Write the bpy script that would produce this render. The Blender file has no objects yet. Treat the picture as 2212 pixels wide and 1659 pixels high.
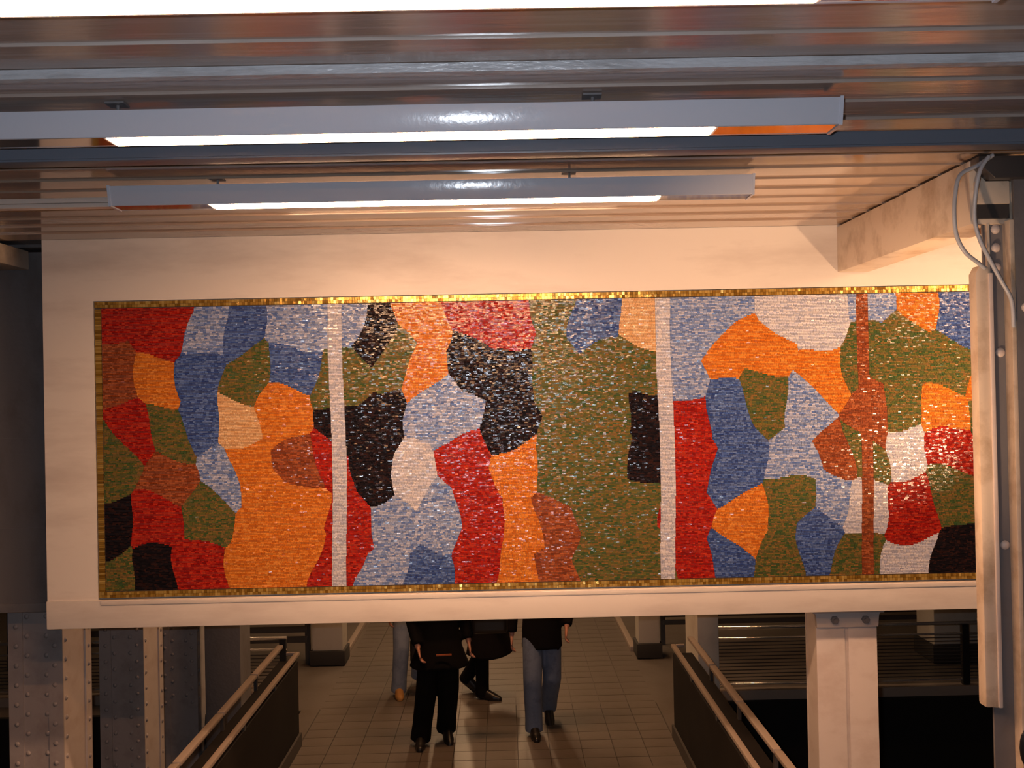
import bpy, bmesh, math, random
import numpy as np
from mathutils import Vector, Matrix

random.seed(7)
S = bpy.context.scene
C = S.collection
PI = math.pi

# ------------------------------------------------------------------ camera
F = 2200.0                                   # focal length in pixels of the 2212 wide frame
cd = bpy.data.cameras.new('camera'); cam = bpy.data.objects.new('camera', cd); C.objects.link(cam)
cd.sensor_width = 36.0; cd.lens = 36.0 * F / 2212.0; cd.clip_start = 0.05; cd.clip_end = 200
CAMZ = 3.2
cam.matrix_world = (Matrix.Translation((0, 0, CAMZ)) @ Matrix.Rotation(math.radians(-0.505), 4, 'Z')
                    @ Matrix.Rotation(math.radians(90 + 0.51), 4, 'X') @ Matrix.Rotation(math.radians(-1.17), 4, 'Z'))
S.camera = cam

# ------------------------------------------------------------------ world, flash, exposure
W = bpy.data.worlds.new('world'); S.world = W; W.use_nodes = True
W.node_tree.nodes['Background'].inputs[0].default_value = (0.55, 0.40, 0.30, 1)
W.node_tree.nodes['Background'].inputs[1].default_value = 0.035
ld = bpy.data.lights.new('camera_flash', 'AREA'); ld.shape = 'RECTANGLE'; ld.size = 0.05; ld.size_y = 0.025
ld.energy = 50.0; ld.color = (0.80, 0.88, 1.0)
fl = bpy.data.objects.new('camera_flash', ld); C.objects.link(fl)
fl.matrix_world = Matrix.Translation((-0.08, 0.02, CAMZ + 0.05)) @ Matrix.Rotation(math.radians(93), 4, 'X')
S.view_settings.view_transform = 'Standard'; S.view_settings.look = 'None'
S.view_settings.gamma = 1.0; S.view_settings.use_curve_mapping = False
S.view_settings.exposure = 0.0
LAMP = (1.0, 0.49, 0.22)                      # the warm fluorescent lamps, as the camera's white balance shows them
LAMP_POWER = 84.0

# ------------------------------------------------------------------ materials
def new_mat(name):
    m = bpy.data.materials.new(name); m.use_nodes = True
    nt = m.node_tree; b = nt.nodes['Principled BSDF']
    return m, nt, b
def paint(name, col, rough=0.45, stain=None, stain_amt=0.5, scale=3.0, stretch=(1, 1, 1), bump=0.0, bscale=60.0, bstretch=(1, 1, 1), spec=0.5, metal=0.0, coat=0.0, ior=1.5, bdist=0.01):
    m, nt, b = new_mat(name); N = nt.nodes; L = nt.links
    b.inputs['Roughness'].default_value = rough; b.inputs['Metallic'].default_value = metal
    b.inputs['Specular IOR Level'].default_value = spec; b.inputs['Coat Weight'].default_value = coat; b.inputs['IOR'].default_value = ior
    b.inputs['Base Color'].default_value = (*col, 1)
    tc = N.new('ShaderNodeTexCoord')
    if stain is not None:
        mp = N.new('ShaderNodeMapping'); mp.inputs['Scale'].default_value = stretch
        nz = N.new('ShaderNodeTexNoise'); nz.inputs['Scale'].default_value = scale; nz.inputs['Detail'].default_value = 6
        nz.inputs['Roughness'].default_value = 0.62
        rp = N.new('ShaderNodeValToRGB'); rp.color_ramp.elements[0].position = 0.48; rp.color_ramp.elements[1].position = 0.75
        rp.color_ramp.elements[0].color = (0, 0, 0, 1); rp.color_ramp.elements[1].color = (stain_amt,) * 3 + (1,)
        mx = N.new('ShaderNodeMixRGB'); mx.inputs[1].default_value = (*col, 1); mx.inputs[2].default_value = (*stain, 1)
        L.new(tc.outputs['Object'], mp.inputs[0]); L.new(mp.outputs[0], nz.inputs['Vector']); L.new(nz.outputs[0], rp.inputs[0])
        L.new(rp.outputs[0], mx.inputs[0]); L.new(mx.outputs[0], b.inputs['Base Color'])
    if bump:
        mp2 = N.new('ShaderNodeMapping'); mp2.inputs['Scale'].default_value = bstretch
        n2 = N.new('ShaderNodeTexNoise'); n2.inputs['Scale'].default_value = bscale; n2.inputs['Detail'].default_value = 3
        bp = N.new('ShaderNodeBump'); bp.inputs['Strength'].default_value = bump; bp.inputs['Distance'].default_value = bdist
        L.new(tc.outputs['Object'], mp2.inputs[0]); L.new(mp2.outputs[0], n2.inputs['Vector']); L.new(n2.outputs[0], bp.inputs['Height'])
        L.new(bp.outputs[0], b.inputs['Normal'])
    return m
def emit(name, col, power):
    m, nt, b = new_mat(name)
    b.inputs['Base Color'].default_value = (0.9, 0.88, 0.84, 1); b.inputs['Roughness'].default_value = 0.3
    b.inputs['Emission Color'].default_value = (*col, 1); b.inputs['Emission Strength'].default_value = power
    return m
def tile_mat(name, c1, c2, c3, rough=0.16):
    """glass tesserae: each face carries its own random tone"""
    m, nt, b = new_mat(name); N = nt.nodes; L = nt.links
    at = N.new('ShaderNodeAttribute'); at.attribute_name = 'tone'
    rp = N.new('ShaderNodeValToRGB'); cr = rp.color_ramp
    cr.elements[0].position = 0.0; cr.elements[0].color = (*c1, 1)
    cr.elements[1].position = 1.0; cr.elements[1].color = (*c3, 1)
    e = cr.elements.new(0.5); e.color = (*c2, 1)
    L.new(at.outputs['Fac'], rp.inputs[0]); L.new(rp.outputs[0], b.inputs['Base Color'])
    b.inputs['Roughness'].default_value = rough; b.inputs['Specular IOR Level'].default_value = 0.5
    tc = N.new('ShaderNodeTexCoord'); nz = N.new('ShaderNodeTexNoise'); nz.inputs['Scale'].default_value = 170; nz.inputs['Detail'].default_value = 1
    bp = N.new('ShaderNodeBump'); bp.inputs['Strength'].default_value = 0.25; bp.inputs['Distance'].default_value = 0.002
    L.new(tc.outputs['Object'], nz.inputs['Vector']); L.new(nz.outputs[0], bp.inputs['Height']); L.new(bp.outputs[0], b.inputs['Normal'])
    return m

M = {}
M['cream'] = paint('cream_wall_paint', (0.66, 0.60, 0.55), 0.42, (0.34, 0.27, 0.24), 0.55, 2.2, (0.35, 1, 1.6), 0.10, 9)
M['beam'] = paint('cream_beam_paint', (0.64, 0.53, 0.42), 0.38, (0.30, 0.20, 0.11), 0.9, 5.0, (1, 1, 1), 0.15, 14)
M['shadesteel'] = paint('shaded_worn_column_paint', (0.40, 0.35, 0.34), 0.45, (0.20, 0.15, 0.13), 0.6, 4.0, (1, 1, 1), 0.2, 20)  # left columns' shade is put into this darker tone; stains are its own
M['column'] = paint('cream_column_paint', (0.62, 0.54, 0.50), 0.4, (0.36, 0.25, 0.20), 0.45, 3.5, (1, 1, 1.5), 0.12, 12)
M['steel'] = paint('grey_steel_paint', (0.17, 0.16, 0.165), 0.42, (0.10, 0.08, 0.07), 0.6, 4.0, (1, 1, 0.6), 0.25, 22)
M['ceil'] = paint('grey_gloss_ceiling_paint', (0.36, 0.26, 0.195), 0.09, (0.42, 0.32, 0.26), 0.5, 5.0, (0.25, 2.5, 1), 0.04, 9, (0.25, 1.6, 1), 0.5, 0, 0, 2.3, 0.006)
M['ceil_old'] = paint('dull_old_ceiling_paint', (0.40, 0.31, 0.265), 0.17, (0.62, 0.56, 0.52), 0.6, 7.0, (0.12, 3.0, 1), 0.22, 16, (0.3, 2.0, 1), 0.5, 0, 0, 1.7, 0.006)
M['ridge'] = paint('thick_grey_paint', (0.50, 0.50, 0.52), 0.28, (0.2, 0.18, 0.17), 0.6, 9, (0.5, 1, 3), 0.6, 45, (0.5, 1, 2), 0.5)
M['fix'] = paint('blue_grey_enamel', (0.60, 0.61, 0.68), 0.17, None, 0, 1, (1, 1, 1), 0.08, 30, (1, 1, 1), 0.5)
M['race'] = paint('dull_blue_enamel', (0.14, 0.16, 0.20), 0.35)
M['cream_race'] = paint('cream_raceway_paint', (0.62, 0.52, 0.45), 0.35)
M['mirror'] = paint('polished_reflector', (0.55, 0.52, 0.5), 0.08, None, 0, 1, (1, 1, 1), 0, 1, (1, 1, 1), 0.5, 1.0)
M['black'] = paint('black_paint', (0.012, 0.011, 0.011), 0.4)
M['darkmetal'] = paint('dark_metal', (0.05, 0.045, 0.045), 0.35)
M['conduit'] = paint('galvanised_conduit', (0.42, 0.44, 0.48), 0.3, None, 0, 1, (1, 1, 1), 0.1, 80)
M['lens'] = emit('lit_wall_wash_lens', (1.0, 0.57, 0.32), LAMP_POWER)
M['lens2'] = emit('lit_lens', LAMP, LAMP_POWER * 1.05)
M['lens3'] = emit('assumed_passage_lens', (1.0, 0.62, 0.34), LAMP_POWER * 1.6)  # stronger glow for the assumed lamps hidden over the passage
M['gold'] = tile_mat('gold_tesserae', (0.30, 0.15, 0.02), (0.55, 0.32, 0.06), (0.80, 0.55, 0.16), 0.22)
M['gold'].node_tree.nodes['Principled BSDF'].inputs['Metallic'].default_value = 0.6
M['grout'] = paint('dark_grout', (0.06, 0.05, 0.045), 0.8)
M['floor'] = paint('brown_floor_tile', (0.15, 0.125, 0.105), 0.34, (0.10, 0.075, 0.055), 0.7, 2.0, (1, 1, 1), 0.08, 30)
M['joint'] = paint('floor_joint', (0.05, 0.04, 0.032), 0.7)
M['rail'] = paint('tan_rail', (0.34, 0.27, 0.22), 0.3)
M['steelrail'] = paint('polished_steel_rail', (0.82, 0.76, 0.70), 0.16, None, 0, 1, (1, 1, 1), 0, 1, (1, 1, 1), 0.5, 0.8)
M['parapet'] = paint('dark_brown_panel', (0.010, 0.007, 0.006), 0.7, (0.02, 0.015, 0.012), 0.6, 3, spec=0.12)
M['pier'] = paint('pale_pier_paint', (0.55, 0.50, 0.43), 0.5, (0.36, 0.30, 0.25), 0.5, 4)
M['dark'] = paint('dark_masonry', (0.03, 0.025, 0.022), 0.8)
M['pit'] = paint('stairwell_shade_black', (0.006, 0.005, 0.005), 0.9)  # near-black colour holds the darkness down in the stair wells
M['skin'] = paint('skin', (0.52, 0.24, 0.16), 0.5)
M['hair'] = paint('dark_hair', (0.02, 0.014, 0.01), 0.5)
M['denim'] = paint('blue_denim', (0.14, 0.18, 0.27), 0.8, (0.07, 0.09, 0.15), 0.8, 12, (1, 1, 1), 0.3, 30)
M['paledenim'] = paint('pale_denim', (0.22, 0.26, 0.34), 0.8, (0.12, 0.15, 0.22), 0.8, 10, (1, 1, 1), 0.3, 30)
M['blackcloth'] = paint('black_cloth', (0.007, 0.006, 0.006), 0.9, spec=0.1)
M['darkcloth'] = paint('charcoal_cloth', (0.010, 0.008, 0.008), 0.9, spec=0.1)
M['leather'] = paint('black_leather', (0.012, 0.010, 0.009), 0.35)
M['tan'] = paint('tan_suede', (0.42, 0.20, 0.05), 0.7)
M['orange'] = paint('orange_trim', (0.5, 0.12, 0.03), 0.6)

# ------------------------------------------------------------------ mesh helpers
class MB:
    def __init__(s): s.v = []; s.f = []
    def add(s, vs, fs):
        n = len(s.v); s.v += [tuple(p) for p in vs]; s.f += [tuple(i + n for i in f) for f in fs]; return s
    def box(s, x0, x1, y0, y1, z0, z1):
        return s.add([(x0, y0, z0), (x1, y0, z0), (x1, y1, z0), (x0, y1, z0), (x0, y0, z1), (x1, y0, z1), (x1, y1, z1), (x0, y1, z1)],
                     [(0, 3, 2, 1), (4, 5, 6, 7), (0, 1, 5, 4), (1, 2, 6, 5), (2, 3, 7, 6), (3, 0, 4, 7)])
    def prism_x(s, prof, x0, x1):
        """profile of (y, z) points, counter-clockwise seen from +X, swept along X"""
        n = len(prof)
        vs = [(x0, y, z) for y, z in prof] + [(x1, y, z) for y, z in prof]
        fs = [tuple(range(n - 1, -1, -1)), tuple(range(n, 2 * n))]
        fs += [(i, (i + 1) % n, n + (i + 1) % n, n + i) for i in range(n)]
        return s.add(vs, fs)
    def prism_y(s, prof, y0, y1):
        """profile of (x, z) points, counter-clockwise seen from the camera, swept along Y"""
        n = len(prof)
        vs = [(x, y0, z) for x, z in prof] + [(x, y1, z) for x, z in prof]
        fs = [tuple(range(n)), tuple(range(2 * n - 1, n - 1, -1))]
        fs += [(i, n + i, n + (i + 1) % n, (i + 1) % n) for i in range(n)]
        return s.add(vs, fs)
    def rod(s, a, b, r, n=10, r2=None):
        a = Vector(a); b = Vector(b); r2 = r if r2 is None else r2
        q = (b - a).to_track_quat('Z', 'Y')
        ring = lambda c, rr: [c + q @ Vector((rr * math.cos(2 * PI * k / n), rr * math.sin(2 * PI * k / n), 0)) for k in range(n)]
        return s.add(ring(a, r) + ring(b, r2), [tuple(range(n - 1, -1, -1)), tuple(range(n, 2 * n))] + [(k, (k + 1) % n, n + (k + 1) % n, n + k) for k in range(n)])
    def tube(s, pts, r, n=10):
        pts = [Vector(p) for p in pts]; rings = []
        up = Vector((0, 1, 0))
        for i, p in enumerate(pts):
            t = (pts[min(i + 1, len(pts) - 1)] - pts[max(i - 1, 0)]).normalized()
            a = t.cross(up).normalized(); b = a.cross(t)
            rings.append([p + a * r * math.cos(2 * PI * k / n) + b * r * math.sin(2 * PI * k / n) for k in range(n)])
        vs = [q for R in rings for q in R]; fs = [tuple(range(n))[::-1], tuple(range((len(pts) - 1) * n, len(pts) * n))]
        for i in range(len(pts) - 1):
            fs += [(i * n + k, i * n + (k + 1) % n, (i + 1) * n + (k + 1) % n, (i + 1) * n + k) for k in range(n)]
        return s.add(vs, fs)
    def ball(s, c, rx, ry=None, rz=None, nu=12, nv=8):
        ry = rx if ry is None else ry; rz = rx if rz is None else rz
        vs = [(c[0], c[1], c[2] - rz)]
        for j in range(1, nv):
            t = PI * j / nv - PI / 2
            vs += [(c[0] + rx * math.cos(t) * math.cos(2 * PI * k / nu), c[1] + ry * math.cos(t) * math.sin(2 * PI * k / nu), c[2] + rz * math.sin(t)) for k in range(nu)]
        vs.append((c[0], c[1], c[2] + rz)); top = len(vs) - 1
        fs = [(0, 1 + (k + 1) % nu, 1 + k) for k in range(nu)]
        for j in range(nv - 2):
            o = 1 + j * nu
            fs += [(o + k, o + (k + 1) % nu, o + nu + (k + 1) % nu, o + nu + k) for k in range(nu)]
        o = 1 + (nv - 2) * nu
        fs += [(o + k, o + (k + 1) % nu, top) for k in range(nu)]
        return s.add(vs, fs)
    def mesh(s, name, mat, bevel=0.0, smooth=False, seg=2):
        me = bpy.data.meshes.new(name); me.from_pydata(s.v, [], s.f); me.update()
        if bevel:
            bm = bmesh.new(); bm.from_mesh(me)
            bmesh.ops.bevel(bm, geom=[e for e in bm.edges if e.is_manifold and e.calc_face_angle(0) > 0.5], offset=bevel, segments=seg, affect='EDGES', profile=0.6)
            bm.to_mesh(me); bm.free()
        if mat: me.materials.append(mat)
        if smooth or bevel:
            me.polygons.foreach_set('use_smooth', [True] * len(me.polygons))
            if bevel: me.set_sharp_from_angle(angle=math.radians(50))
        return me
    def build(s, name, mat, parent=None, bevel=0.0, smooth=False, seg=2):
        return put(name, s.mesh(name, mat, bevel, smooth, seg), parent)
def put(name, me, parent=None, loc=None):
    o = bpy.data.objects.new(name, me); C.objects.link(o)
    if parent is not None: o.parent = parent
    if loc is not None: o.location = loc
    return o
def empty(name, loc=(0, 0, 0)):
    o = bpy.data.objects.new(name, None); C.objects.link(o); o.location = loc; o.empty_display_size = 0.1
    return o
def tag(o, label=None, cat=None, group=None, kind=None):
    if label: o['label'] = label
    if cat: o['category'] = cat
    if group: o['group'] = group
    if kind: o['kind'] = kind
    return o
def box(name, mat, parent, *a, bevel=0.0): return MB().box(*a).build(name, mat, parent, bevel)
def copy_tree(o, parent=None):
    c = o.copy(); C.objects.link(c); c.parent = parent
    for ch in list(o.children): copy_tree(ch, c)
    return c

# ------------------------------------------------------------------ sizes of the place (metres; +Y runs from the camera to the mosaic)
YW = 6.47            # face of the mosaic wall
ZC = 4.23            # ceiling
ZP = 1.77            # underside of the wall panel

# ------------------------------------------------------------------ floor, stair wells
floor = tag(empty('floor'), 'brown tiled passage floor seen below the mosaic', None, None, 'structure')
box('floor_slab', M['joint'], floor, -2.13, 1.74, 0.5, 10.5, -0.30, -0.012)
box('floor_slab', M['floor'], floor, -8, 8, 10.5, 20, -0.30, -0.012)
box('floor_slab', M['floor'], floor, -2.13, 1.74, 0.5, 8.70, -0.012, 0.0)
for s_ in ((-1.94, 1.50, 14.40, 20.0),): box('floor_slab', M['floor'], floor, s_[0], s_[1], s_[2], s_[3], -0.012, 0.0)
box('floor_slab', M['floor'], floor, -2.13, -1.945, 8.70, 10.5, -0.012, -0.001); box('floor_slab', M['floor'], floor, 1.505, 1.74, 8.70, 10.5, -0.012, -0.001)
tw, tl, gp = 0.2864, 0.2275, 0.007
tile_me = MB().box(-tw / 2 + gp / 2, tw / 2 - gp / 2, -tl / 2 + gp / 2, tl / 2 - gp / 2, -0.012, 0.0).mesh('floor_tile', M['floor'])
for j in range(25):
    for i in range(12):
        put('floor_tile', tile_me, floor, (-1.938 + tw * (i + 0.5), 8.70 + tl * (j + 0.5), random.uniform(-0.0012, 0.0)))
low = box('floor_lower', M['pit'], None, -8, 8, 0.5, 10.5, -3.1, -3.0); tag(low, 'bottom of the stair wells, its deep shade put into black colour', None, None, 'structure')
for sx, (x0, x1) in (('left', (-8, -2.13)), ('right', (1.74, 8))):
    w = box('wall_stairwell_' + sx, M['pit'], None, x0, x1, 10.44, 10.5, -3.0, -0.012); tag(w, 'end wall of the %s stair well, its deep shade put into black colour' % sx, None, None, 'structure')
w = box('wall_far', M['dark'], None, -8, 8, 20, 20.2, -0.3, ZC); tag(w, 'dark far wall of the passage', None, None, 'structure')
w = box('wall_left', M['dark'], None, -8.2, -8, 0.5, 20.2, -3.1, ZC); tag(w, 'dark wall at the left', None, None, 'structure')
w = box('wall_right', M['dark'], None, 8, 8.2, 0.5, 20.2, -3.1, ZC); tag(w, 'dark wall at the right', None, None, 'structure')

# ------------------------------------------------------------------ ceiling of glossy sheet-metal planks
ceil = tag(empty('ceiling', (0, 0, ZC)), 'glossy grey ribbed metal ceiling', None, None, 'structure')
box('ceiling_slab', M['steel'], ceil, -8, 8, -1.0, 20.2, 0.02, 0.2)
box('ceiling_slab', M['steel'], ceil, -8, 8, YW + 0.3, 20.0, 0.0, 0.02)
edges = [1.24]
while edges[-1] < 3.9: edges.append(edges[-1] + 0.24)
edges += [4.22, 4.31, 4.39, 4.47]
while edges[-1] + 0.3 < YW: edges.append(edges[-1] + 0.245)
edges.append(YW)
def plank(y0, y1, dz):
    # shallow tray with a small rolled lip at its near edge
    return MB().prism_x([(y0 + 0.004, 0.03), (y0 + 0.004, dz - 0.009), (y0 + 0.010, dz - 0.009), (y0 + 0.016, dz), (y1 - 0.004, dz), (y1 - 0.004, 0.03)], -7.9, 7.9)
for a, b in zip(edges[:-1], edges[1:]):
    plank(a, b, random.uniform(-0.001, 0.001)).build('ceiling_plank', M['ceil' if a > 4.0 else 'ceil_old'], ceil)
MB().prism_x([(3.15, -0.001), (3.15, -0.030), (3.175, -0.034), (3.20, -0.030), (3.20, -0.001)], -7.9, 7.9).build('ceiling_ridge', M['ridge'], ceil)

# ------------------------------------------------------------------ wall panel round the mosaic
wall = tag(empty('wall_back', (0, YW, 0)), 'cream painted wall panel holding the long mosaic', None, None, 'structure')
mx0, mx1, mz0, mz1 = -2.58, 3.60, 1.956, 3.831
box('back_board', M['cream'], wall, -2.90, 5.2, 0.035, 0.20, ZP, ZC - 0.001)
box('top_board', M['cream'], wall, -2.905, 5.2, 0.0, 0.04, mz1 + 0.004, ZC - 0.001)
box('side_board', M['cream'], wall, -2.905, mx0 - 0.006, 0.0, 0.04, mz0 - 0.01, mz1 + 0.004)
box('side_board', M['cream'], wall, mx1 + 0.004, 5.2, 0.0, 0.04, mz0 - 0.01, mz1 + 0.004)
box('bottom_board', M['cream'], wall, -2.905, 5.2, -0.018, 0.04, ZP, mz0 - 0.010, bevel=0.006)
lb = box('lower_lip', M['cream'], wall, mx0 + 0.02, 5.2, -0.024, -0.017, mz0 - 0.040, mz0 - 0.014, bevel=0.003)

# ------------------------------------------------------------------ the mosaic: a generic abstract of colour patches in glass tesserae
TM = {
 'R': tile_mat('red_tesserae', (0.20, 0.007, 0.005), (0.36, 0.014, 0.008), (0.46, 0.04, 0.016)),
 'O': tile_mat('orange_tesserae', (0.46, 0.115, 0.012), (0.60, 0.175, 0.02), (0.68, 0.26, 0.045)),
 'G': tile_mat('olive_tesserae', (0.035, 0.085, 0.028), (0.125, 0.115, 0.030), (0.22, 0.12, 0.035)),
 'B': tile_mat('blue_tesserae', (0.025, 0.050, 0.19), (0.060, 0.115, 0.33), (0.13, 0.20, 0.42)),
 'L': tile_mat('pale_blue_tesserae', (0.08, 0.15, 0.40), (0.24, 0.32, 0.54), (0.46, 0.48, 0.60)),
 'W': tile_mat('white_tesserae', (0.36, 0.38, 0.50), (0.54, 0.54, 0.62), (0.64, 0.60, 0.62)),
 'K': tile_mat('black_tesserae', (0.005, 0.004, 0.006), (0.010, 0.007, 0.009), (0.032, 0.012, 0.010), 0.12),
 'P': tile_mat('peach_tesserae', (0.56, 0.30, 0.13), (0.66, 0.40, 0.20), (0.72, 0.50, 0.29)),
 'N': tile_mat('brown_tesserae', (0.16, 0.036, 0.012), (0.27, 0.065, 0.022), (0.38, 0.115, 0.04)),
}
CN = {'R': 'red', 'O': 'orange', 'G': 'olive green', 'B': 'blue', 'L': 'pale blue', 'W': 'white', 'K': 'black', 'P': 'peach', 'N': 'brown'}
GRID = ["RRLBLLKORRGBPLLWWLOBGR",
        "NOBGBGGOKKGGGLOOOGGGOB",
        "RGBPOKKLLKGGKRBGLNGOGB",
        "GNLONRKWROGGKRBLNGWRRK",
        "KRGOORLLRONGGROGLWRGWK",
        "GKROORLBRONGGRBGBGWKRG"]
nc, nr = len(GRID[0]), len(GRID)
rng = np.random.default_rng(11)
cw, chh = (mx1 - mx0) / (nc + 0.1), (mz1 - mz0) / nr
sx = np.array([[mx0 + cw * (i + 0.5 + rng.uniform(-0.30, 0.30)) for i in range(nc)] for j in range(nr)])
sz = np.array([[mz1 - chh * (j + 0.5 + rng.uniform(-0.30, 0.30)) for i in range(nc)] for j in range(nr)])
# join neighbouring cells of one colour into one patch
lab = [[-1] * nc for _ in range(nr)]; npatch = 0; patch_col = []
for j in range(nr):
    for i in range(nc):
        if lab[j][i] >= 0: continue
        st = [(j, i)]; lab[j][i] = npatch; patch_col.append(GRID[j][i])
        while st:
            a, b = st.pop()
            for da, db in ((1, 0), (-1, 0), (0, 1), (0, -1)):
                p, q = a + da, b + db
                if 0 <= p < nr and 0 <= q < nc and lab[p][q] < 0 and GRID[p][q] == GRID[j][i]:
                    lab[p][q] = npatch; st.append((p, q))
        npatch += 1
labf = np.array(lab).ravel(); sxf = sx.ravel(); szf = sz.ravel()
bord = 0.040
ix0, ix1, iz0, iz1 = mx0 + bord + 0.003, mx1 - bord - 0.003, mz0 + bord + 0.003, mz1 - bord - 0.003
BARS = [(-1.10, -1.01, 'W'), (0.985, 1.08, 'W'), (2.27, 2.345, 'N')]     # three plain upright bars
patch_col += [c_ for _, _, c_ in BARS]; npatch += len(BARS)
patch_geo = [[] for _ in range(npatch)]
rows = 190; rh = (iz1 - iz0) / rows
st_ = 0.004; xs = np.arange(ix0 + st_ / 2, ix1, st_)
for r in range(rows):
    z = iz0 + rh * (r + 0.5)
    wx = xs + 0.04 * np.sin(z * 5.3 + xs * 1.7) + 0.010 * np.sin(z * 17 + 2 + xs * 3)
    wz = z + 0.045 * np.sin(xs * 6.1 + z * 2.3) + 0.018 * np.sin(xs * 15 + 1)
    ids = labf[np.argmin(((wx[:, None] - sxf) / cw) ** 2 + ((wz[:, None] - szf) / chh * 0.85) ** 2, axis=1)]
    for q, (b0, b1, c_) in enumerate(BARS):
        xx = xs + 0.008 * math.sin(z * 4); ids = np.where((xx >= b0) & (xx <= b1), npatch - len(BARS) + q, ids)
    cuts = [0] + [i for i in range(1, len(ids)) if ids[i] != ids[i - 1]] + [len(ids)]
    for i0, i1 in zip(cuts[:-1], cuts[1:]):          # tesserae are cut to the edge of their patch
        x = xa0 = ix0 + i0 * st_; xe = min(ix0 + i1 * st_, ix1); first = True
        while xe - x > 0.003:
            wdt = rng.uniform(0.013, 0.026) * (rng.uniform(0.3, 1.0) if first else 1.0); first = False
            if xe - (x + wdt) < 0.010: wdt = xe - x
            patch_geo[ids[i0]].append((x, x + wdt - 0.0015, z - rh / 2 + 0.0008, z + rh / 2 - 0.0008)); x += wdt
def tessera_mesh(name, items, mat, y, amp, horiz=True, thick=0.006):
    n = len(items); A = np.array(items)
    P = np.zeros((n, 8, 3)); xa, xb, za, zb = A[:, 0], A[:, 1], A[:, 2], A[:, 3]
    tx = rng.normal(0, amp, n); tz = rng.normal(0, amp, n); dy = rng.uniform(-0.0008, 0.0008, n)
    for q, (fx, fz) in enumerate(((0, 0), (1, 0), (1, 1), (0, 1))):
        X = np.where(fx, xb, xa); Z = np.where(fz, zb, za)
        hx = (fx - 0.5) * (xb - xa); hz = (fz - 0.5) * (zb - za)
        P[:, q, 0] = X; P[:, q, 2] = Z; P[:, q, 1] = y - thick + dy + tx * hx + tz * hz
        P[:, q + 4, 0] = X; P[:, q + 4, 2] = Z; P[:, q + 4, 1] = y
    base = np.array([(0, 1, 2, 3), (0, 4, 5, 1), (1, 5, 6, 2), (2, 6, 7, 3), (3, 7, 4, 0)])
    fs = (np.arange(n) * 8)[:, None, None] + base[None]
    me = bpy.data.meshes.new(name); me.from_pydata(P.reshape(-1, 3).tolist(), [], fs.reshape(-1, 4).tolist())
    at = me.attributes.new('tone', 'FLOAT', 'FACE'); at.data.foreach_set('value', np.repeat(rng.uniform(0, 1, n), 5))
    me.materials.append(mat); me.update(); return me
mural = tag(empty('mosaic_mural', (0, YW, 0)), 'long glass mosaic of abstract colour patches with a thin gold border', 'mosaic')
box('backing', M['grout'], mural, mx0, mx1, 0.012, 0.034, mz0, mz1)
for k in range(npatch):
    if not patch_geo[k]: continue
    o = put('tile_patch', tessera_mesh('tile_patch', patch_geo[k], TM[patch_col[k]], 0.0125, 0.085), mural)
    o['kind'] = 'stuff'; o['label'] = CN[patch_col[k]] + ' glass tesserae patch'
# gold border: two rows of small tiles
gi = []
for q in range(2):
    for (za, zb) in ((mz1 - 0.019 - 0.0195 * q, mz1 - 0.001 - 0.0195 * q), (mz0 + 0.001 + 0.0195 * q, mz0 + 0.019 + 0.0195 * q)):
        x = mx0
        while x < mx1 - 0.01: gi.append((x + 0.0007, x + 0.0163, za, zb)); x += 0.017
z = mz0 + 0.041
while z < mz1 - 0.051:
    gi.append((mx0 + 0.001, mx0 + 0.039, z, z + 0.0105)); gi.append((mx1 - 0.039, mx1 - 0.001, z, z + 0.0105)); z += 0.012
o = put('gold_border', tessera_mesh('gold_border', gi, M['gold'], 0.0125, 0.06, True, 0.011), mural); o['kind'] = 'stuff'; o['label'] = 'thin border of small gold tiles'

# ------------------------------------------------------------------ beams and raceways under the ceiling
def beam(x0, x1, y0, y1, z0, label):
    o = MB().box(x0, x1, y0, y1, z0, ZC - 0.012).build('ceiling_beam', M['beam'], None, bevel=0.012)
    return tag(o, label, 'beam')
beam(2.145, 2.35, 4.62, YW - 0.001, 3.925, 'cream ceiling beam running from the right column back to the mosaic wall')
beam(-3.42, -3.16, 4.4, 6.85, 4.09, 'dim ceiling beam end at the upper left corner beside the wall panel')
rc = tag(empty('cable_raceway', (0, 3.92, 4.125)), 'long dull blue metal raceway under the ceiling behind the nearer full light', 'raceway')
box('channel', M['race'], rc, -7.5, 5.5, 0.0, 0.10, 0.0, 0.062, bevel=0.004)
box('lid', M['race'], rc, -7.5, 5.5, -0.006, 0.004, 0.008, 0.055)
box('clip', M['darkmetal'], rc, -3.0, -2.96, 0.02, 0.08, 0.062, 0.104); box('clip', M['darkmetal'], rc, 0.5, 0.54, 0.02, 0.08, 0.062, 0.104)
rc = tag(empty('cable_raceway', (0, 4.80, 4.115)), 'cream double raceway running off left from the farther light', 'raceway')
box('channel', M['cream_race'], rc, -7.5, -1.805, 0.0, 0.06, 0.022, 0.046, bevel=0.003)
box('channel', M['cream_race'], rc, -7.5, -1.805, 0.0, 0.06, 0.0, 0.020, bevel=0.003)
box('clip', M['darkmetal'], rc, -2.9, -2.86, 0.01, 0.05, 0.046, 0.114); box('clip', M['darkmetal'], rc, -4.9, -4.86, 0.01, 0.05, 0.046, 0.114)

jb = tag(empty('junction_box', (2.46, 4.26, 4.12)), 'blue-grey junction box on the ceiling at the right edge', 'junction box')
box('box_body', M['race'], jb, -0.20, 0.20, -0.03, 0.05, 0.0, 0.105, bevel=0.006); box('box_lid', M['fix'], jb, -0.19, 0.19, -0.036, -0.03, 0.008, 0.09, bevel=0.002)

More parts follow.
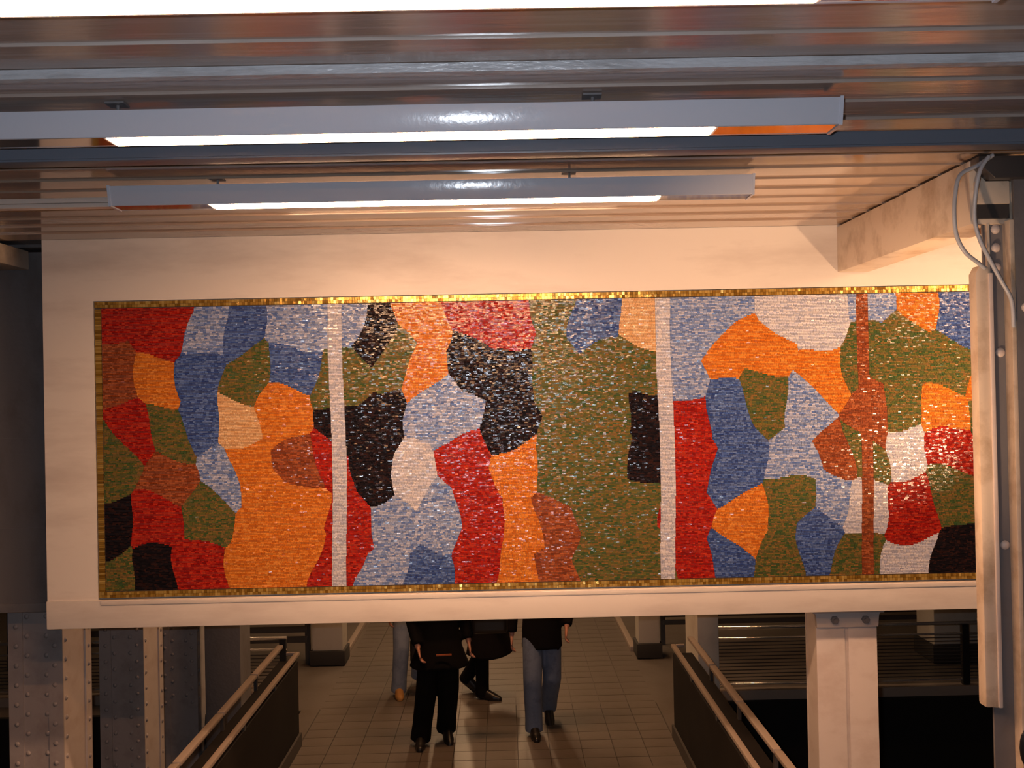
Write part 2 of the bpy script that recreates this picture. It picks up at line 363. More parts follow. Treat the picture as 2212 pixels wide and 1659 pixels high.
# ------------------------------------------------------------------ fluorescent light fixtures
def fixture(wash):
    r = empty('fluorescent_light')
    x0, x1, lx0, lx1, D, H = -1.49, 1.49, -1.035, 1.06, 0.175, 0.088
    # housing: slightly slanted front and back, open tray below
    t = 0.0235
    MB().prism_x([(0.0, 0.0), (t, -H), (t + 0.012, -H), (0.014, -0.012), (D - 0.014, -0.012), (D - 0.014, -H + 0.042), (D, -H + 0.042), (D, 0.0)], x0, x1).build('housing', M['fix'], r, bevel=0.003)
    for (a, b) in ((x0, lx0 - 0.012), (lx1 + 0.012, x1)):
        MB().prism_x([(D - t - 0.012, -H), (D - t, -H), (D, -H + 0.041), (D - 0.014, -H + 0.041)], a, b).build('rear_skirt', M['fix'], r)
    for s in (-1, 1):
        xa = x1 - 0.004 if s > 0 else x0 - 0.008
        MB().prism_x([(-0.003, 0.003), (t - 0.003, -H - 0.003), (D - t + 0.003, -H - 0.003), (D + 0.003, 0.003)], xa, xa + 0.012).build('end_cap', M['fix'], r)
    for (a, b) in ((x0 + 0.005, lx0 - 0.012), (lx1 + 0.012, x1 - 0.005)):
        box('reflector_plate', M['mirror'], r, a, b, t + 0.011, D - t - 0.011, -H + 0.0005, -H + 0.004)
    for xx in (lx0 - 0.008, lx1 + 0.008):
        box('divider', M['fix'], r, xx - 0.004, xx + 0.004, t + 0.010, D - t - 0.010, -H, -0.013)
    if wash:   # prismatic lens with an assumed turned-up wall side, so that it washes the mosaic wall
        MB().prism_x([(t + 0.0125, -H + 0.004), (t + 0.0125, -H - 0.002), (D - 0.028, -H - 0.002), (D + 0.003, -H + 0.040), (D - 0.006, -H + 0.040), (D - 0.032, -H + 0.004)], lx0, lx1).build('lens', M['lens'], r)
    else:
        box('lens', M['lens2'], r, lx0, lx1, t + 0.0125, D - t - 0.0125, -H - 0.002, -H + 0.006)
        MB().prism_x([(D - t - 0.012, -H), (D - t, -H), (D, -H + 0.041), (D - 0.014, -H + 0.041)], lx0 - 0.012, lx1 + 0.012).build('rear_skirt', M['fix'], r)
    for xx in (-1.0, 0.64):
        h = MB().rod((xx, 0.05, 0.0), (xx, 0.05, 0.033), 0.006, 8).box(xx - 0.035, xx + 0.03, 0.02, 0.08, 0.028, 0.0345).build('hanger', M['steel'], r)
    return r
lens3_mesh = MB().box(-1.035, 1.06, 0.0335, 0.1415, -0.090, -0.082).mesh('lens', M['lens3'])
fx = [fixture(False), fixture(True)]; used = [False, False]
spots = [(-0.31, 3.47, 'fluorescent light hung across the whole width, its slanted blue-grey side shining in front'),
         (-0.31, 4.70, 'smaller fluorescent light nearest the mosaic wall with both its ends in view'),
         (-0.31, 2.24, 'fluorescent light cut by the top edge of the picture'),
         (4.10, 4.70, 'assumed fluorescent light out of view past the right column'),  # assumed to continue the row unseen, added for the light at the right
         (-0.31, 8.9, 'assumed fluorescent light hidden behind the mosaic wall, nearer one'),  # this and the next two are unseen lamps added to light the passage
         (-0.31, 12.2, 'assumed fluorescent light hidden behind the mosaic wall, middle one'),
         (-0.31, 16.5, 'assumed fluorescent light hidden behind the mosaic wall, farthest one')]
for i, (x, y, lb_) in enumerate(spots):
    q = 1 if i in (1, 3) else 0
    o = copy_tree(fx[q]) if used[q] else fx[q]; used[q] = True
    o.location = (x, y, 4.192)
    if i >= 5:
        o.rotation_euler.z = PI / 2
        for ch in o.children:
            if ch.name.startswith('lens'): ch.data = lens3_mesh
    tag(o, lb_, 'light fixture', 'fluorescent lights under the ceiling')

# ------------------------------------------------------------------ assumed flood lamps, added out of view to light ceiling, beam and wall
def assumed_floodlight(loc, aim, watts, cone, blend, label):
    fd = tag(empty('assumed_floodlight', loc), label, 'assumed_floodlight', 'assumed flood lamps on stands')
    d = (Vector(aim) - Vector(loc)).normalized(); zf = -3.0 if loc[0] > 1.74 else 0.0; h = zf - loc[2]
    MB().rod((0, 0, h + 0.03), (0, 0, -0.12), 0.022, 10).build('stand_pole', M['darkmetal'], fd, smooth=True)
    MB().rod((0, 0, h), (0, 0, h + 0.03), 0.20, 16).build('base', M['darkmetal'], fd)
    MB().rod(d * -0.14, d * -0.02, 0.05, 14, 0.10).build('lamp_head', M['darkmetal'], fd)
    sd = bpy.data.lights.new('assumed_floodlight_bulb', 'SPOT'); sd.energy = watts; sd.color = (1.0, 0.60, 0.34); sd.spot_size = math.radians(cone); sd.spot_blend = blend; sd.shadow_soft_size = 0.05
    so = bpy.data.objects.new('assumed_floodlight_bulb', sd); C.objects.link(so); so.parent = fd
    so.matrix_local = Matrix.Translation(d * 0.03) @ d.to_track_quat('-Z', 'Y').to_matrix().to_4x4()
assumed_floodlight((3.45, 5.15, 2.45), (2.3, 5.57, 3.55), 190, 115, 0.6, 'assumed unseen flood lamp on a stand past the right column, turned up to the ceiling')
assumed_floodlight((1.15, 3.2, 1.0), (1.78, 5.75, 4.2), 540, 44, 1.0, 'assumed unseen flood lamp on a stand low in the passage, turned up to the right')

# ------------------------------------------------------------------ rivets
def rivet_mesh(r=0.018, h=0.012):
    m = MB(); m.ball((0, 0, 0), r, h, r, 8, 4); return m.mesh('rivet', M['shadesteel'], 0, True)
RV = rivet_mesh(); RVX = MB().ball((0, 0, 0), 0.012, 0.018, 0.018, 8, 4).mesh('rivet', M['shadesteel'], 0, True)
RVc = MB().ball((0, 0, 0), 0.022, 0.016, 0.022, 10, 6).mesh('rivet', M['column'], 0, True)

# ------------------------------------------------------------------ left row of riveted built-up columns
def riveted_column(y, label, top, xr=-3.09, w=0.375, dpt=0.49, z0=-3.0, zr=-0.2):
    r = tag(empty('riveted_column', (xr, y, z0)), label, 'column', 'riveted steel columns at the left')
    H = top - z0
    box('web_plate', M['shadesteel'], r, -w + 0.02, -0.02, 0.012, 0.03, 0, H)
    box('side_plate', M['column'], r, -0.030, -0.012, 0.03, dpt - 0.03, 0, H)  # light on the right side is put into this paler cream
    box('side_plate', M['shadesteel'], r, -w + 0.012, -w + 0.030, 0.03, dpt - 0.03, 0, H)
    box('back_plate', M['shadesteel'], r, -w + 0.02, -0.02, dpt - 0.03, dpt - 0.012, 0, H)
    for xa, xb in ((-0.10, 0.0), (-w, -w + 0.10)):      # corner angles
        s = 1 if xb == 0.0 else -1
        e = xb if s > 0 else xa
        for ya, yb, side in ((0.0, 0.012, 0), (dpt - 0.012, dpt, 1)):
            MB().box(xa, xb, ya, yb, 0, H).build('corner_angle', M['shadesteel'], r)
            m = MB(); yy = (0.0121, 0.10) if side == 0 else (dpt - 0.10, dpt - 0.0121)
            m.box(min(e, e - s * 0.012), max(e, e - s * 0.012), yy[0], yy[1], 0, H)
            m.build('corner_angle', M['column' if s > 0 else 'shadesteel'], r)  # right-hand angles get the same paler tone for the light on them
    k = 0; z = zr - z0
    while z < 1.9 - z0 and z < H - 0.03:
        for xx in (-0.055, -w + 0.055): put('rivet', RV, r, (xx, 0.0, z))
        for xx in (-0.115, -w + 0.125): put('rivet', RV, r, (xx, 0.012, z + 0.067))
        put('rivet', RVX, r, (0.0, 0.05, z + 0.03)); put('rivet', RVX, r, (0.0, dpt - 0.05, z + 0.03))
        z += 0.135
    return r
riveted_column(7.10, 'riveted steel column nearest the lower left corner with its lit right side put into paler paint', 1.79, zr=0.30)
riveted_column(8.67, 'second riveted steel column from the left, its right side a pale strip', ZC - 0.0, zr=0.05)
riveted_column(10.16, 'third riveted steel column from the left, just behind the left handrail', ZC - 0.0, dpt=0.42, zr=0.2)
def pier(x0, x1, y0, y1, base, label, mat='pier', z0=0.0):
    r = tag(empty('pier', ((x0 + x1) / 2, (y0 + y1) / 2, z0)), label, 'pier', 'painted piers beyond the mosaic wall')
    a, b = (x1 - x0) / 2, (y1 - y0) / 2
    box('shaft', M[mat], r, -a, a, -b, b, base, ZC - 0.004 - z0, bevel=0.012)
    box('plinth', M['dark'], r, -a - 0.025, a + 0.025, -b - 0.025, b + 0.025, 0.0, base, bevel=0.006)
    return r
pier(-2.97, -2.62, 10.0, 10.40, 0.25, 'grey pier beside the third riveted column at left', 'steel', -3.0)
pier(-2.34, -1.975, 12.2, 12.55, 0.17, 'white pier with a black foot at the left of the passage')
pier(1.56, 1.815, 12.2, 12.5, 0.17, 'white pier with a black foot at the right of the passage')
pier(1.775, 1.975, 9.55, 10.2, 0.20, 'narrow pale pier just outside the right parapet', 'pier', -3.0)
pier(4.9, 5.4, 11.7, 12.2, 0.2, 'pale pier far right behind the guard rail')

# panel hanging over the left stair well, behind the mosaic wall
pn = tag(empty('side_panel', (-5.2, 6.86, ZP + 0.03)), 'dim grey hanging panel at the left edge behind the mosaic wall', 'panel')
box('panel_sheet', M['steel'], pn, -2.6, 2.45, 0.0, 0.14, 0.0, ZC - ZP - 0.05)
box('panel_edge', M['steel'], pn, -2.6, 2.45, -0.012, 0.0, 0.0, 0.06, bevel=0.004)
for zz in (0.55, 1.15, 1.75): box('panel_seam', M['steel'], pn, -2.6, 2.45, -0.006, 0.0, zz, zz + 0.014)

# ------------------------------------------------------------------ H column under the wall panel
hc = tag(empty('steel_column', (2.195, 6.60, -3.0)), 'cream steel column under the mosaic wall with two big bolts at its head', 'column')
HZ = ZP + 3.0
box('flange', M['column'], hc, -0.197, -0.010, 0.0, 0.025, 0, HZ - 0.13, bevel=0.006)
box('flange', M['column'], hc, 0.010, 0.197, 0.0, 0.025, 0, HZ - 0.13, bevel=0.006)
box('seam_strip', M['column'], hc, -0.012, 0.012, 0.010, 0.03, 0, HZ - 0.13)
box('web', M['column'], hc, -0.10, 0.10, 0.03, 0.22, 0, HZ - 0.05)
box('rear_flange', M['column'], hc, -0.197, 0.197, 0.22, 0.245, 0, HZ - 0.05)
box('side_cover', M['column'], hc, -0.195, -0.178, 0.026, 0.219, 0, HZ - 0.05)
box('side_cover', M['column'], hc, 0.178, 0.195, 0.026, 0.219, 0, HZ - 0.05)
MB().prism_y([(-0.197, HZ - 0.128), (0.200, HZ - 0.128), (0.208, HZ - 0.05), (0.236, HZ - 0.004), (-0.226, HZ - 0.004), (-0.203, HZ - 0.05)], -0.020, 0.024).build('head_plate', M['column'], hc, bevel=0.004)
MB().prism_x([(-0.02, HZ - 0.001), (-0.02, HZ - 0.035), (-0.028, HZ - 0.035), (-0.05, HZ - 0.012), (-0.05, HZ - 0.001)], -0.226, 0.236).build('head_flare', M['column'], hc)
for xx in (-0.085, 0.115):
    MB().rod((xx, -0.020, HZ - 0.078), (xx, -0.044, HZ - 0.078), 0.026, 6).rod((xx, -0.044, HZ - 0.078), (xx, -0.060, HZ - 0.078), 0.015, 10).build('bolt', M['steel'], hc)

# ------------------------------------------------------------------ near right column with conduits
rcn = tag(empty('built_up_column', (2.15, 4.62, -3.0)), 'large grey and cream built-up steel column at the right edge', 'column')
T = ZC - 0.012 + 3.0
# cream rounded cover over the left flange
m = MB(); prof = [(0.0, 1.735), (0.030, 1.735), (0.068, 1.730), (0.072, 3.70), (0.055, 3.735), (0.018, 3.735), (0.0, 3.70)]
m.prism_y([(x, z + 3.0) for x, z in prof], -0.03, 0.045); m.build('cover_plate', M['beam'], rcn, bevel=0.012)
box('cover_lip', M['column'], rcn, 0.055, 0.075, -0.040, -0.020, 4.735, 6.70, bevel=0.006)
box('web_plate', M['steel'], rcn, 0.060, 0.165, 0.02, 0.035, 0, T - 0.10)
box('corner_angle', M['beam'], rcn, 0.150, 0.172, -0.05, 0.02, 0, T - 0.28, bevel=0.005)
box('face_plate', M['steel'], rcn, 0.172, 0.80, -0.05, -0.03, 0, T - 0.10)
box('rear_plate', M['steel'], rcn, 0.27, 0.80, 0.40, 0.42, 0, T - 0.10)
box('side_plate', M['steel'], rcn, 0.26, 0.275, -0.03, 0.40, 0, T - 0.11)
box('head_block', M['beam'], rcn, 0.012, 0.165, -0.030, 0.0, T - 0.205, T - 0.101, bevel=0.005)
box('head_recess', M['darkmetal'], rcn, 0.018, 0.165, -0.022, 0.0, T - 0.27, T - 0.206)  # dark box filling in for the dark gap under the head block
MB().prism_y([(0.0, T), (0.0, T - 0.03), (0.07, T - 0.10), (0.80, T - 0.10), (0.80, T)], -0.09, -0.003).build('cap_plate', M['darkmetal'], rcn, bevel=0.005)
for zz in (6.905, 6.82, 6.73):
    put('rivet', RVc, rcn, (0.118, 0.018, zz))
box('lacing_bar', M['beam'], rcn, 0.070, 0.082, 0.0, 0.02, 6.55, 6.93)
for zz in (3.34 + 3.0, 2.46 + 3.0, 1.30 + 3.0):
    put('bolt', RVc, rcn, (0.128, 0.02, zz)); put('bolt', RVc, rcn, (0.215, -0.05, zz + 0.2))
MB().ball((0.170, -0.052, 4.56), 0.035, 0.012, 0.085, 12, 8).build('hand_hole', M['black'], rcn)
def smooth_path(pts, n=8):
    P = [Vector(p) for p in pts]; out = []
    for i in range(len(P) - 1):
        p0, p1, p2, p3 = P[max(i - 1, 0)], P[i], P[i + 1], P[min(i + 2, len(P) - 1)]
        for k in range(n):
            t = k / n
            out.append(0.5 * ((2 * p1) + (p2 - p0) * t + (2 * p0 - 5 * p1 + 4 * p2 - p3) * t * t + (3 * p1 - p0 - 3 * p2 + p3) * t ** 3))
    out.append(P[-1]); return out
c1 = [(2.20, 4.50, 4.215), (2.13, 4.50, 4.17), (2.045, 4.49, 4.125), (2.02, 4.49, 4.03), (2.015, 4.49, 3.93), (2.03, 4.50, 3.85), (2.075, 4.52, 3.785), (2.14, 4.55, 3.745), (2.185, 4.575, 3.72)]
c2 = [(2.16, 4.455, 4.20), (2.12, 4.458, 4.14), (2.105, 4.475, 4.04), (2.105, 4.49, 3.93), (2.125, 4.49, 3.84), (2.17, 4.50, 3.755), (2.23, 4.52, 3.66), (2.285, 4.54, 3.57), (2.30, 4.555, 3.45)]
for pts, lb_ in ((c1, 'outer of two bent grey conduits beside the right column'), (c2, 'inner of two bent grey conduits beside the right column')):
    o = MB().tube(smooth_path(pts), 0.0095, 10).build('conduit', M['conduit'], None, smooth=True); tag(o, lb_, 'conduit', 'conduits at the right column')

# ------------------------------------------------------------------ passage parapets with handrails
def parapet(xi, xo, y0, y1, side):
    s = 1 if xi > xo else -1
    r = tag(empty('parapet', ((xi + xo) / 2, (y0 + y1) / 2, 0)), 'dark parapet with pale handrails on the %s of the passage' % side, 'parapet', 'parapets along the passage')
    c, yc = (xi + xo) / 2, (y0 + y1) / 2
    a, b = sorted((xi - c, xo - c))
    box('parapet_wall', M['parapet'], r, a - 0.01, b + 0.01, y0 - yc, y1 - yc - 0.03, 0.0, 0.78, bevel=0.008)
    box('kick_strip', M['joint'], r, *sorted((xi - c + s * 0.01, xi - c + s * 0.03)), y0 - yc, y1 - yc - 0.02, 0.0, 0.12)
    # inner handrail, flat-topped, returned at its end
    m = MB().box(xi - c - 0.022, xi - c + 0.022, y0 - yc, y1 - yc, 0.826, 0.856)
    m.build('handrail', M['rail'], r, bevel=0.008)
    box('end_return', M['rail'], r, *sorted((xi - c - s * 0.025, xi - c - s * 0.10)), y1 - yc - 0.03, y1 - yc, 0.826, 0.856, bevel=0.006)
    y = y1
    while y > y0 + 0.1:
        ya = max(y - 0.985, y0)
        box('top_rail', M['rail'], r, xo - c - 0.028, xo - c + 0.028, ya - yc, y - yc - 0.012, 0.895, 0.925, bevel=0.008)
        box('rail_post', M['darkmetal'], r, xo - c - 0.012, xo - c + 0.012, ya - yc + 0.02, ya - yc + 0.06, 0.775, 0.896)
        box('rail_bracket', M['darkmetal'], r, xi - c - 0.010, xi - c + 0.010, ya - yc + 0.02, ya - yc + 0.06, 0.775, 0.828)
        y -= 1.0
    return r
parapet(-1.945, -2.10, 1.5, 9.43, 'left'); parapet(1.52, 1.68, 1.5, 9.41, 'right')
for nm, x0, x1, lb_ in (('curb', -2.06, -1.99, 'pale low curb going back from the left white pier'), ('curb', 1.50, 1.57, 'pale low curb going back from the right white pier')):
    o = box(nm, M['rail'], None, x0, x1, 12.62, 16.5, -0.012, 0.05, bevel=0.006) if x0 < 0 else box(nm, M['rail'], None, x0, x1, 12.56, 16.5, -0.012, 0.05, bevel=0.006)
    tag(o, lb_, 'curb')

# ------------------------------------------------------------------ guard rails at the far side of the stair wells
def guard(x0, x1, y, ztop, zmid, posts, label):
    r = tag(empty('guard_rail', ((x0 + x1) / 2, y, 0)), label, 'railing', 'guard rails round the stair wells')
    c = (x0 + x1) / 2; a, b = x0 - c, x1 - c
    MB().rod((a, 0, ztop), (b, 0, ztop), 0.019, 10).build('top_rail', M['steelrail'], r, smooth=True)
    MB().rod((a, 0, zmid), (b, 0, zmid), 0.012, 8).build('middle_rail', M['steelrail'], r, smooth=True)
    MB().rod((a, 0, 0.135), (b, 0, 0.135), 0.015, 8).build('bottom_rail', M['steelrail'], r, smooth=True)
    for p in posts: box('post', M['black'], r, p - c - 0.035, p - c + 0.035, -0.03, 0.03, -0.012, ztop - 0.01)
    z = 0.17
    while z < zmid - 0.03:
        box('infill_bar', M['darkmetal'], r, a, b, -0.004, 0.004, z, z + 0.009); z += 0.036
    box('curb', M['rail'], r, a, b, -0.06, 0.06, -0.012, 0.085)
    return r
guard(2.04, 6.2, 10.56, 0.72, 0.61, (2.06, 3.35, 4.74, 6.1), 'steel guard rail with fine bars across the right stair well')
guard(-7.0, -2.36, 10.90, 0.64, 0.52, (-2.4, -4.0, -5.6), 'steel guard rail with fine bars across the left stair well')
def slat_gate(x0, x1, y, z0, z1, n, label):
    r = tag(empty('slatted_barrier', ((x0 + x1) / 2, y, 0)), label, 'barrier', 'dark slatted barriers far back'); c = (x0 + x1) / 2
    for k in range(n):
        z = z0 + (z1 - z0) * k / n
        box('slat', M['darkmetal'], r, x0 - c, x1 - c, 0, 0.03, z, z + (z1 - z0) / n * 0.6)
    for xx in (x0, x1): box('upright', M['darkmetal'], r, xx - c - 0.03, xx - c + 0.03, 0.03, 0.08, -0.012, z1)
slat_gate(-6.0, -2.42, 12.3, 0.25, 1.1, 7, 'dark slatted barrier beyond the left guard rail')
slat_gate(1.95, 7.0, 12.8, 0.25, 1.1, 9, 'dark slatted barrier beyond the right guard rail')

# ------------------------------------------------------------------ people
def remeshed(name, mb, voxel, mat, smooth_it=6):
    me = mb.mesh(name, mat); tmp = bpy.data.objects.new('tmp', me); C.objects.link(tmp)
    md = tmp.modifiers.new('r', 'REMESH'); md.mode = 'VOXEL'; md.voxel_size = voxel; md.use_smooth_shade = True
    sm = tmp.modifiers.new('s', 'SMOOTH'); sm.factor = 0.5; sm.iterations = smooth_it
    dg = bpy.context.evaluated_depsgraph_get(); dg.update()
    out = bpy.data.meshes.new_from_object(tmp.evaluated_get(dg)); out.name = name
    bpy.data.objects.remove(tmp); bpy.data.meshes.remove(me)
    if not out.materials: out.materials.append(mat)
    return out
def limb(mb, pts):
    """chain of (point, radius): cones with balls at the joints"""
    for (p, r) in pts: mb.ball(p, r, r, r, 14, 10)
    for (p, r), (q, t) in zip(pts[:-1], pts[1:]): mb.rod(p, q, r, 14, t)
def hand(mb, w, d):
    """palm and five curled fingers hanging along direction d from the wrist w (front is -Y)"""
    w = Vector(w); d = Vector(d).normalized(); side = Vector((1, 0, 0)); fwd = Vector((0, -1, 0))
    side = (fwd.cross(d)).normalized()
    for k in range(4):
        b0 = w + d * 0.085 + fwd * (0.030 - 0.020 * k)
        limb(mb, [(w + d * 0.02 + fwd * (0.012 - 0.008 * k), 0.016), (b0, 0.0125)])
        ln = (0.036, 0.042, 0.040, 0.032)[k]
        p1 = b0 + d * ln; p2 = p1 + (d * 0.7 + side * 0.5 - fwd * 0.1).normalized() * ln * 0.7; p3 = p2 + (d * 0.3 + side * 0.8).normalized() * ln * 0.55
        limb(mb, [(b0, 0.011), (p1, 0.0098), (p2, 0.009), (p3, 0.008)])
    limb(mb, [(w + d * 0.025 + fwd * 0.012, 0.014), (w + d * 0.055 + fwd * 0.048, 0.0115), (w + d * 0.088 + fwd * 0.058, 0.0095)])
def person(loc, rz, label, legs, arms, jacket, jm, tm, sm, hair='short', shoe_len=0.25, trouser_r=1.0, sleeve_r=1.0, hem=None, lean=0.0):
    """legs: two (hip, knee, ankle, toe direction); arms: two (shoulder, elbow, wrist). Facing -Y before turning."""
    r = tag(empty('person', loc), label, 'person', 'people walking in the passage'); r.rotation_euler.z = rz
    b = MB()
    pel = Vector((0, 0, 0.93)); chest = Vector((0, -0.01 - lean, 1.28)); nk = Vector((0, -0.01 - lean * 1.3, 1.47))
    b.ball(pel, 0.155, 0.11, 0.12, 16, 10); b.ball((0, -lean * 0.5, 1.10), 0.13, 0.095, 0.14, 16, 10); b.ball(chest, 0.165, 0.11, 0.19, 16, 10)
    limb(b, [(chest + Vector((-0.15, 0, 0.12)), 0.06), (chest + Vector((0.15, 0, 0.12)), 0.06)])
    limb(b, [(nk - Vector((0, 0, 0.06)), 0.058), (nk + Vector((0, -0.01, 0.05)), 0.052)])
    hd = nk + Vector((0, -0.03, 0.165))
    b.ball(hd, 0.074, 0.094, 0.115, 18, 14); b.ball(hd + Vector((0, -0.030, -0.065)), 0.052, 0.058, 0.05, 14, 10)
    b.rod(hd + Vector((0, -0.088, 0.012)), hd + Vector((0, -0.112, -0.028)), 0.009, 8, 0.015); b.ball(hd + Vector((0, -0.105, -0.030)), 0.015, 0.014, 0.011)
    for s in (-1, 1):
        b.ball(hd + Vector((s * 0.076, 0.008, -0.005)), 0.010, 0.020, 0.030)
        b.ball(hd + Vector((s * 0.032, -0.082, 0.030)), 0.020, 0.012, 0.008)
    b.ball(hd + Vector((0, -0.090, -0.062)), 0.024, 0.010, 0.009)
    for hip, kn, an, toe in legs:
        limb(b, [(hip, 0.085), (kn, 0.055), ((Vector(kn) * 0.6 + Vector(an) * 0.4), 0.054), (an, 0.037)])
        limb(b, [(an, 0.036), (Vector(an) + Vector(toe) * 0.12 + Vector((0, 0, -0.03)), 0.030)])
    for sh, el, wr in arms:
        limb(b, [(sh, 0.055), (el, 0.040), ((Vector(el) * 0.7 + Vector(wr) * 0.3), 0.041), (wr, 0.026)])
        hand(b, wr, Vector(wr) - Vector(el))
    put('body', remeshed('body', b, 0.008, M['skin'], 4), r)
    face = put('eyes', MB().ball(hd + Vector((-0.032, -0.084, 0.014)), 0.011).ball(hd + Vector((0.032, -0.084, 0.014)), 0.011).mesh('eyes', M['black'], 0, True), r)
    hb = MB(); hb.ball(hd + Vector((0, 0.020, 0.030)), 0.088, 0.098, 0.108, 16, 12)
    if hair == 'long': hb.ball(hd + Vector((0, 0.055, -0.09)), 0.085, 0.055, 0.13, 14, 10)
    put('hair', hb.mesh('hair', M['hair'], 0, True), r)
    t = MB(); t.ball(pel, 0.172, 0.126, 0.13, 16, 10)
    for hip, kn, an, toe in legs:
        kn, an = Vector(kn), Vector(an); up = (kn - an).normalized()
        limb(t, [(hip, 0.102), (kn, 0.076 * trouser_r), (an + up * 0.10, 0.070 * trouser_r)]); t.rod(an + up * 0.10, an - up * 0.045, 0.070 * trouser_r, 14, 0.074 * trouser_r)
    put('trousers', remeshed('trousers', t, 0.014, tm, 3), r)
    for hip, kn, an, toe in legs:
        an, toe = Vector(an), Vector(toe).normalized(); s_ = MB()
        dn = Vector((0, 0, -1)); heel = an - toe * 0.045 + dn * 0.040; ball = an + toe * (shoe_len * 0.52) + dn * 0.048; tip = an + toe * (shoe_len * 0.76) + dn * 0.050
        limb(s_, [(an + dn * 0.005, 0.048), (heel, 0.044)]); limb(s_, [(heel, 0.044), (ball, 0.050), (tip, 0.034)]); limb(s_, [(an, 0.046), (ball + Vector((0, 0, 0.008)), 0.044)])
        put('shoe', remeshed('shoe', s_, 0.009, sm, 3), r)
    j = MB(); hem = hem or 0.80
    j.ball(chest, 0.195, 0.142, 0.20, 18, 12); limb(j, [(chest + Vector((-0.16, 0, 0.12)), 0.078), (chest + Vector((0.16, 0, 0.12)), 0.078)])
    n = 20; rings = []
    prof = [(1.34, 0.19, 0.14), (1.10, 0.175, 0.135), (0.95, 0.19, 0.145), (hem + 0.5 * (0.95 - hem), 0.19 + jacket * 0.5, 0.15 + jacket * 0.5), (hem, 0.195 + jacket, 0.155 + jacket)]
    vs = []; fs = []
    for (z_, rx_, ry_) in prof: vs += [(rx_ * math.cos(2 * PI * k / n), -lean * max(0, z_ - 0.9) * 1.5 + ry_ * math.sin(2 * PI * k / n), z_ + (0.012 * math.sin(3 * 2 * PI * k / n) if z_ == hem else 0)) for k in range(n)]
    for q in range(len(prof) - 1): fs += [((q + 1) * n + k, (q + 1) * n + (k + 1) % n, q * n + (k + 1) % n, q * n + k) for k in range(n)]
    fs += [tuple(range(n)), tuple(range(len(prof) * n - 1, (len(prof) - 1) * n - 1, -1))]
    j.add(vs, fs)
    for sh, el, wr in arms:
        wr2 = Vector(el) + (Vector(wr) - Vector(el)) * 0.93
        limb(j, [(sh, 0.082 * sleeve_r), (el, 0.062 * sleeve_r)]); limb(j, [(el, 0.062 * sleeve_r)]); j.rod(el, wr2, 0.062 * sleeve_r, 14, 0.050 * sleeve_r)
    put('jacket', remeshed('jacket', j, 0.016, jm, 3), r)
    col = MB(); col.rod(nk - Vector((0, 0, 0.05)), nk + Vector((0, 0, 0.02)), 0.085, 14, 0.075); put('collar', remeshed('collar', col, 0.014, jm, 2), r)
    return r

# right walker: dark jacket, blue jeans, toes towards the camera
p2 = person((0.32, 9.72, 0), 0.0, 'person in dark jacket and blue jeans at the right of the group, bare hand showing',
    [((-0.085, 0, 0.90), (-0.10, -0.16, 0.50), (-0.095, -0.17, 0.085), (0.1, -1, -0.12)), ((0.085, 0, 0.90), (0.09, -0.02, 0.49), (0.06, 0.26, 0.15), (0.05, -0.8, -0.6))],
    [((0.20, 0, 1.40), (0.265, 0.05, 1.14), (0.235, -0.09, 0.985)), ((-0.20, 0, 1.40), (-0.275, 0.06, 1.13), (-0.285, 0.02, 0.90))],
    0.0, M['darkcloth'], M['denim'], M['leather'], 'short', hem=0.775, trouser_r=1.18)
# dark coated walker at the centre left
p1 = person((-0.64, 9.45, 0), 0.12, 'person in a long black coat and black trousers striding, nearest of the group',
    [((-0.085, 0, 0.90), (-0.13, -0.10, 0.50), (-0.185, -0.06, 0.085), (-0.1, -1, -0.1)), ((0.085, 0, 0.90), (0.075, -0.06, 0.50), (0.055, 0.06, 0.12), (0.1, -0.9, -0.35))],
    [((-0.20, 0, 1.40), (-0.25, 0.06, 1.13), (-0.20, -0.10, 0.90)), ((0.20, 0, 1.40), (0.25, 0.07, 1.14), (0.27, -0.04, 0.92))],
    0.085, M['blackcloth'], M['blackcloth'], M['leather'], 'long', hem=0.70, trouser_r=1.3)
tr = MB().box(-0.04, 0.10, -0.222, -0.212, 0.835, 0.852).build('pocket_trim', M['orange'], p1, bevel=0.003)
bag = tag(empty('shoulder_bag', (-0.17, 9.42, 0.99)), 'black bag carried at the side of the nearest walker', 'bag')
MB().box(-0.17, 0.17, -0.06, 0.06, 0.0, 0.20).build('pouch', M['leather'], bag, bevel=0.045, seg=3)
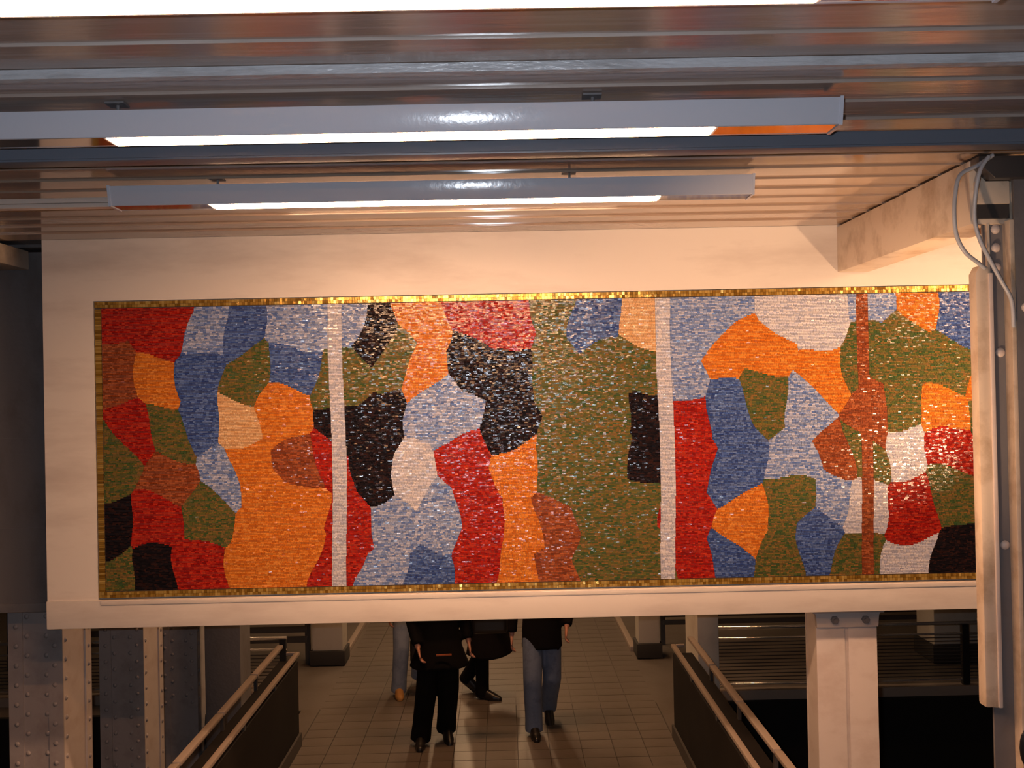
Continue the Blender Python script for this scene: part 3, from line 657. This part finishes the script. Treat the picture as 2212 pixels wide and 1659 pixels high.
MB().tube(smooth_path([(-0.15, 0, 0.19), (-0.12, -0.01, 0.36), (-0.18, 0.0, 0.52), (-0.20, 0.02, 0.535)], 6), 0.012, 8).build('strap', M['leather'], bag, smooth=True)
# pale jeans, tan shoes, behind at the left
p3 = person((-1.06, 11.05, 0), 0.25, 'person in pale jeans and tan shoes half hidden at the left of the group',
    [((-0.085, 0, 0.90), (-0.12, -0.14, 0.50), (-0.15, -0.12, 0.085), (-0.1, -1, -0.1)), ((0.085, 0, 0.90), (0.10, 0.0, 0.50), (0.12, 0.22, 0.13), (0.2, -0.9, -0.3))],
    [((-0.20, 0, 1.40), (-0.25, 0.06, 1.13), (-0.24, -0.06, 0.88)), ((0.20, 0, 1.40), (0.25, 0.05, 1.13), (0.23, -0.08, 0.90))],
    0.0, M['darkcloth'], M['paledenim'], M['tan'], 'short', hem=0.88, trouser_r=1.15)
# dark figure behind, turned to the right
p4 = person((-0.20, 10.78, 0), 1.15, 'person in dark knee-length coat seen behind, one foot turned to the right',
    [((-0.085, 0, 0.90), (-0.08, 0.05, 0.50), (-0.09, 0.05, 0.085), (0.0, -1, -0.1)), ((0.085, 0, 0.90), (0.09, 0.10, 0.50), (0.09, 0.32, 0.15), (0, -0.9, -0.5))],
    [((-0.20, 0, 1.40), (-0.24, -0.06, 1.13), (-0.22, -0.24, 0.94)), ((0.20, 0, 1.40), (0.24, 0.06, 1.13), (0.22, 0.10, 0.88))],
    0.09, M['darkcloth'], M['blackcloth'], M['leather'], 'long', hem=0.46)
b2 = tag(empty('handbag', (-0.90, 10.72, 0.40)), 'black handbag held low between the pale jeans and the black coat', 'bag')
MB().box(-0.13, 0.13, -0.05, 0.05, 0.0, 0.24).build('pouch', M['leather'], b2, bevel=0.03, seg=3)
MB().tube(smooth_path([(-0.09, 0, 0.23), (-0.05, 0, 0.40), (0.02, 0, 0.46), (0.06, 0, 0.40), (0.09, 0, 0.23)], 6), 0.010, 8).build('strap', M['leather'], b2, smooth=True)
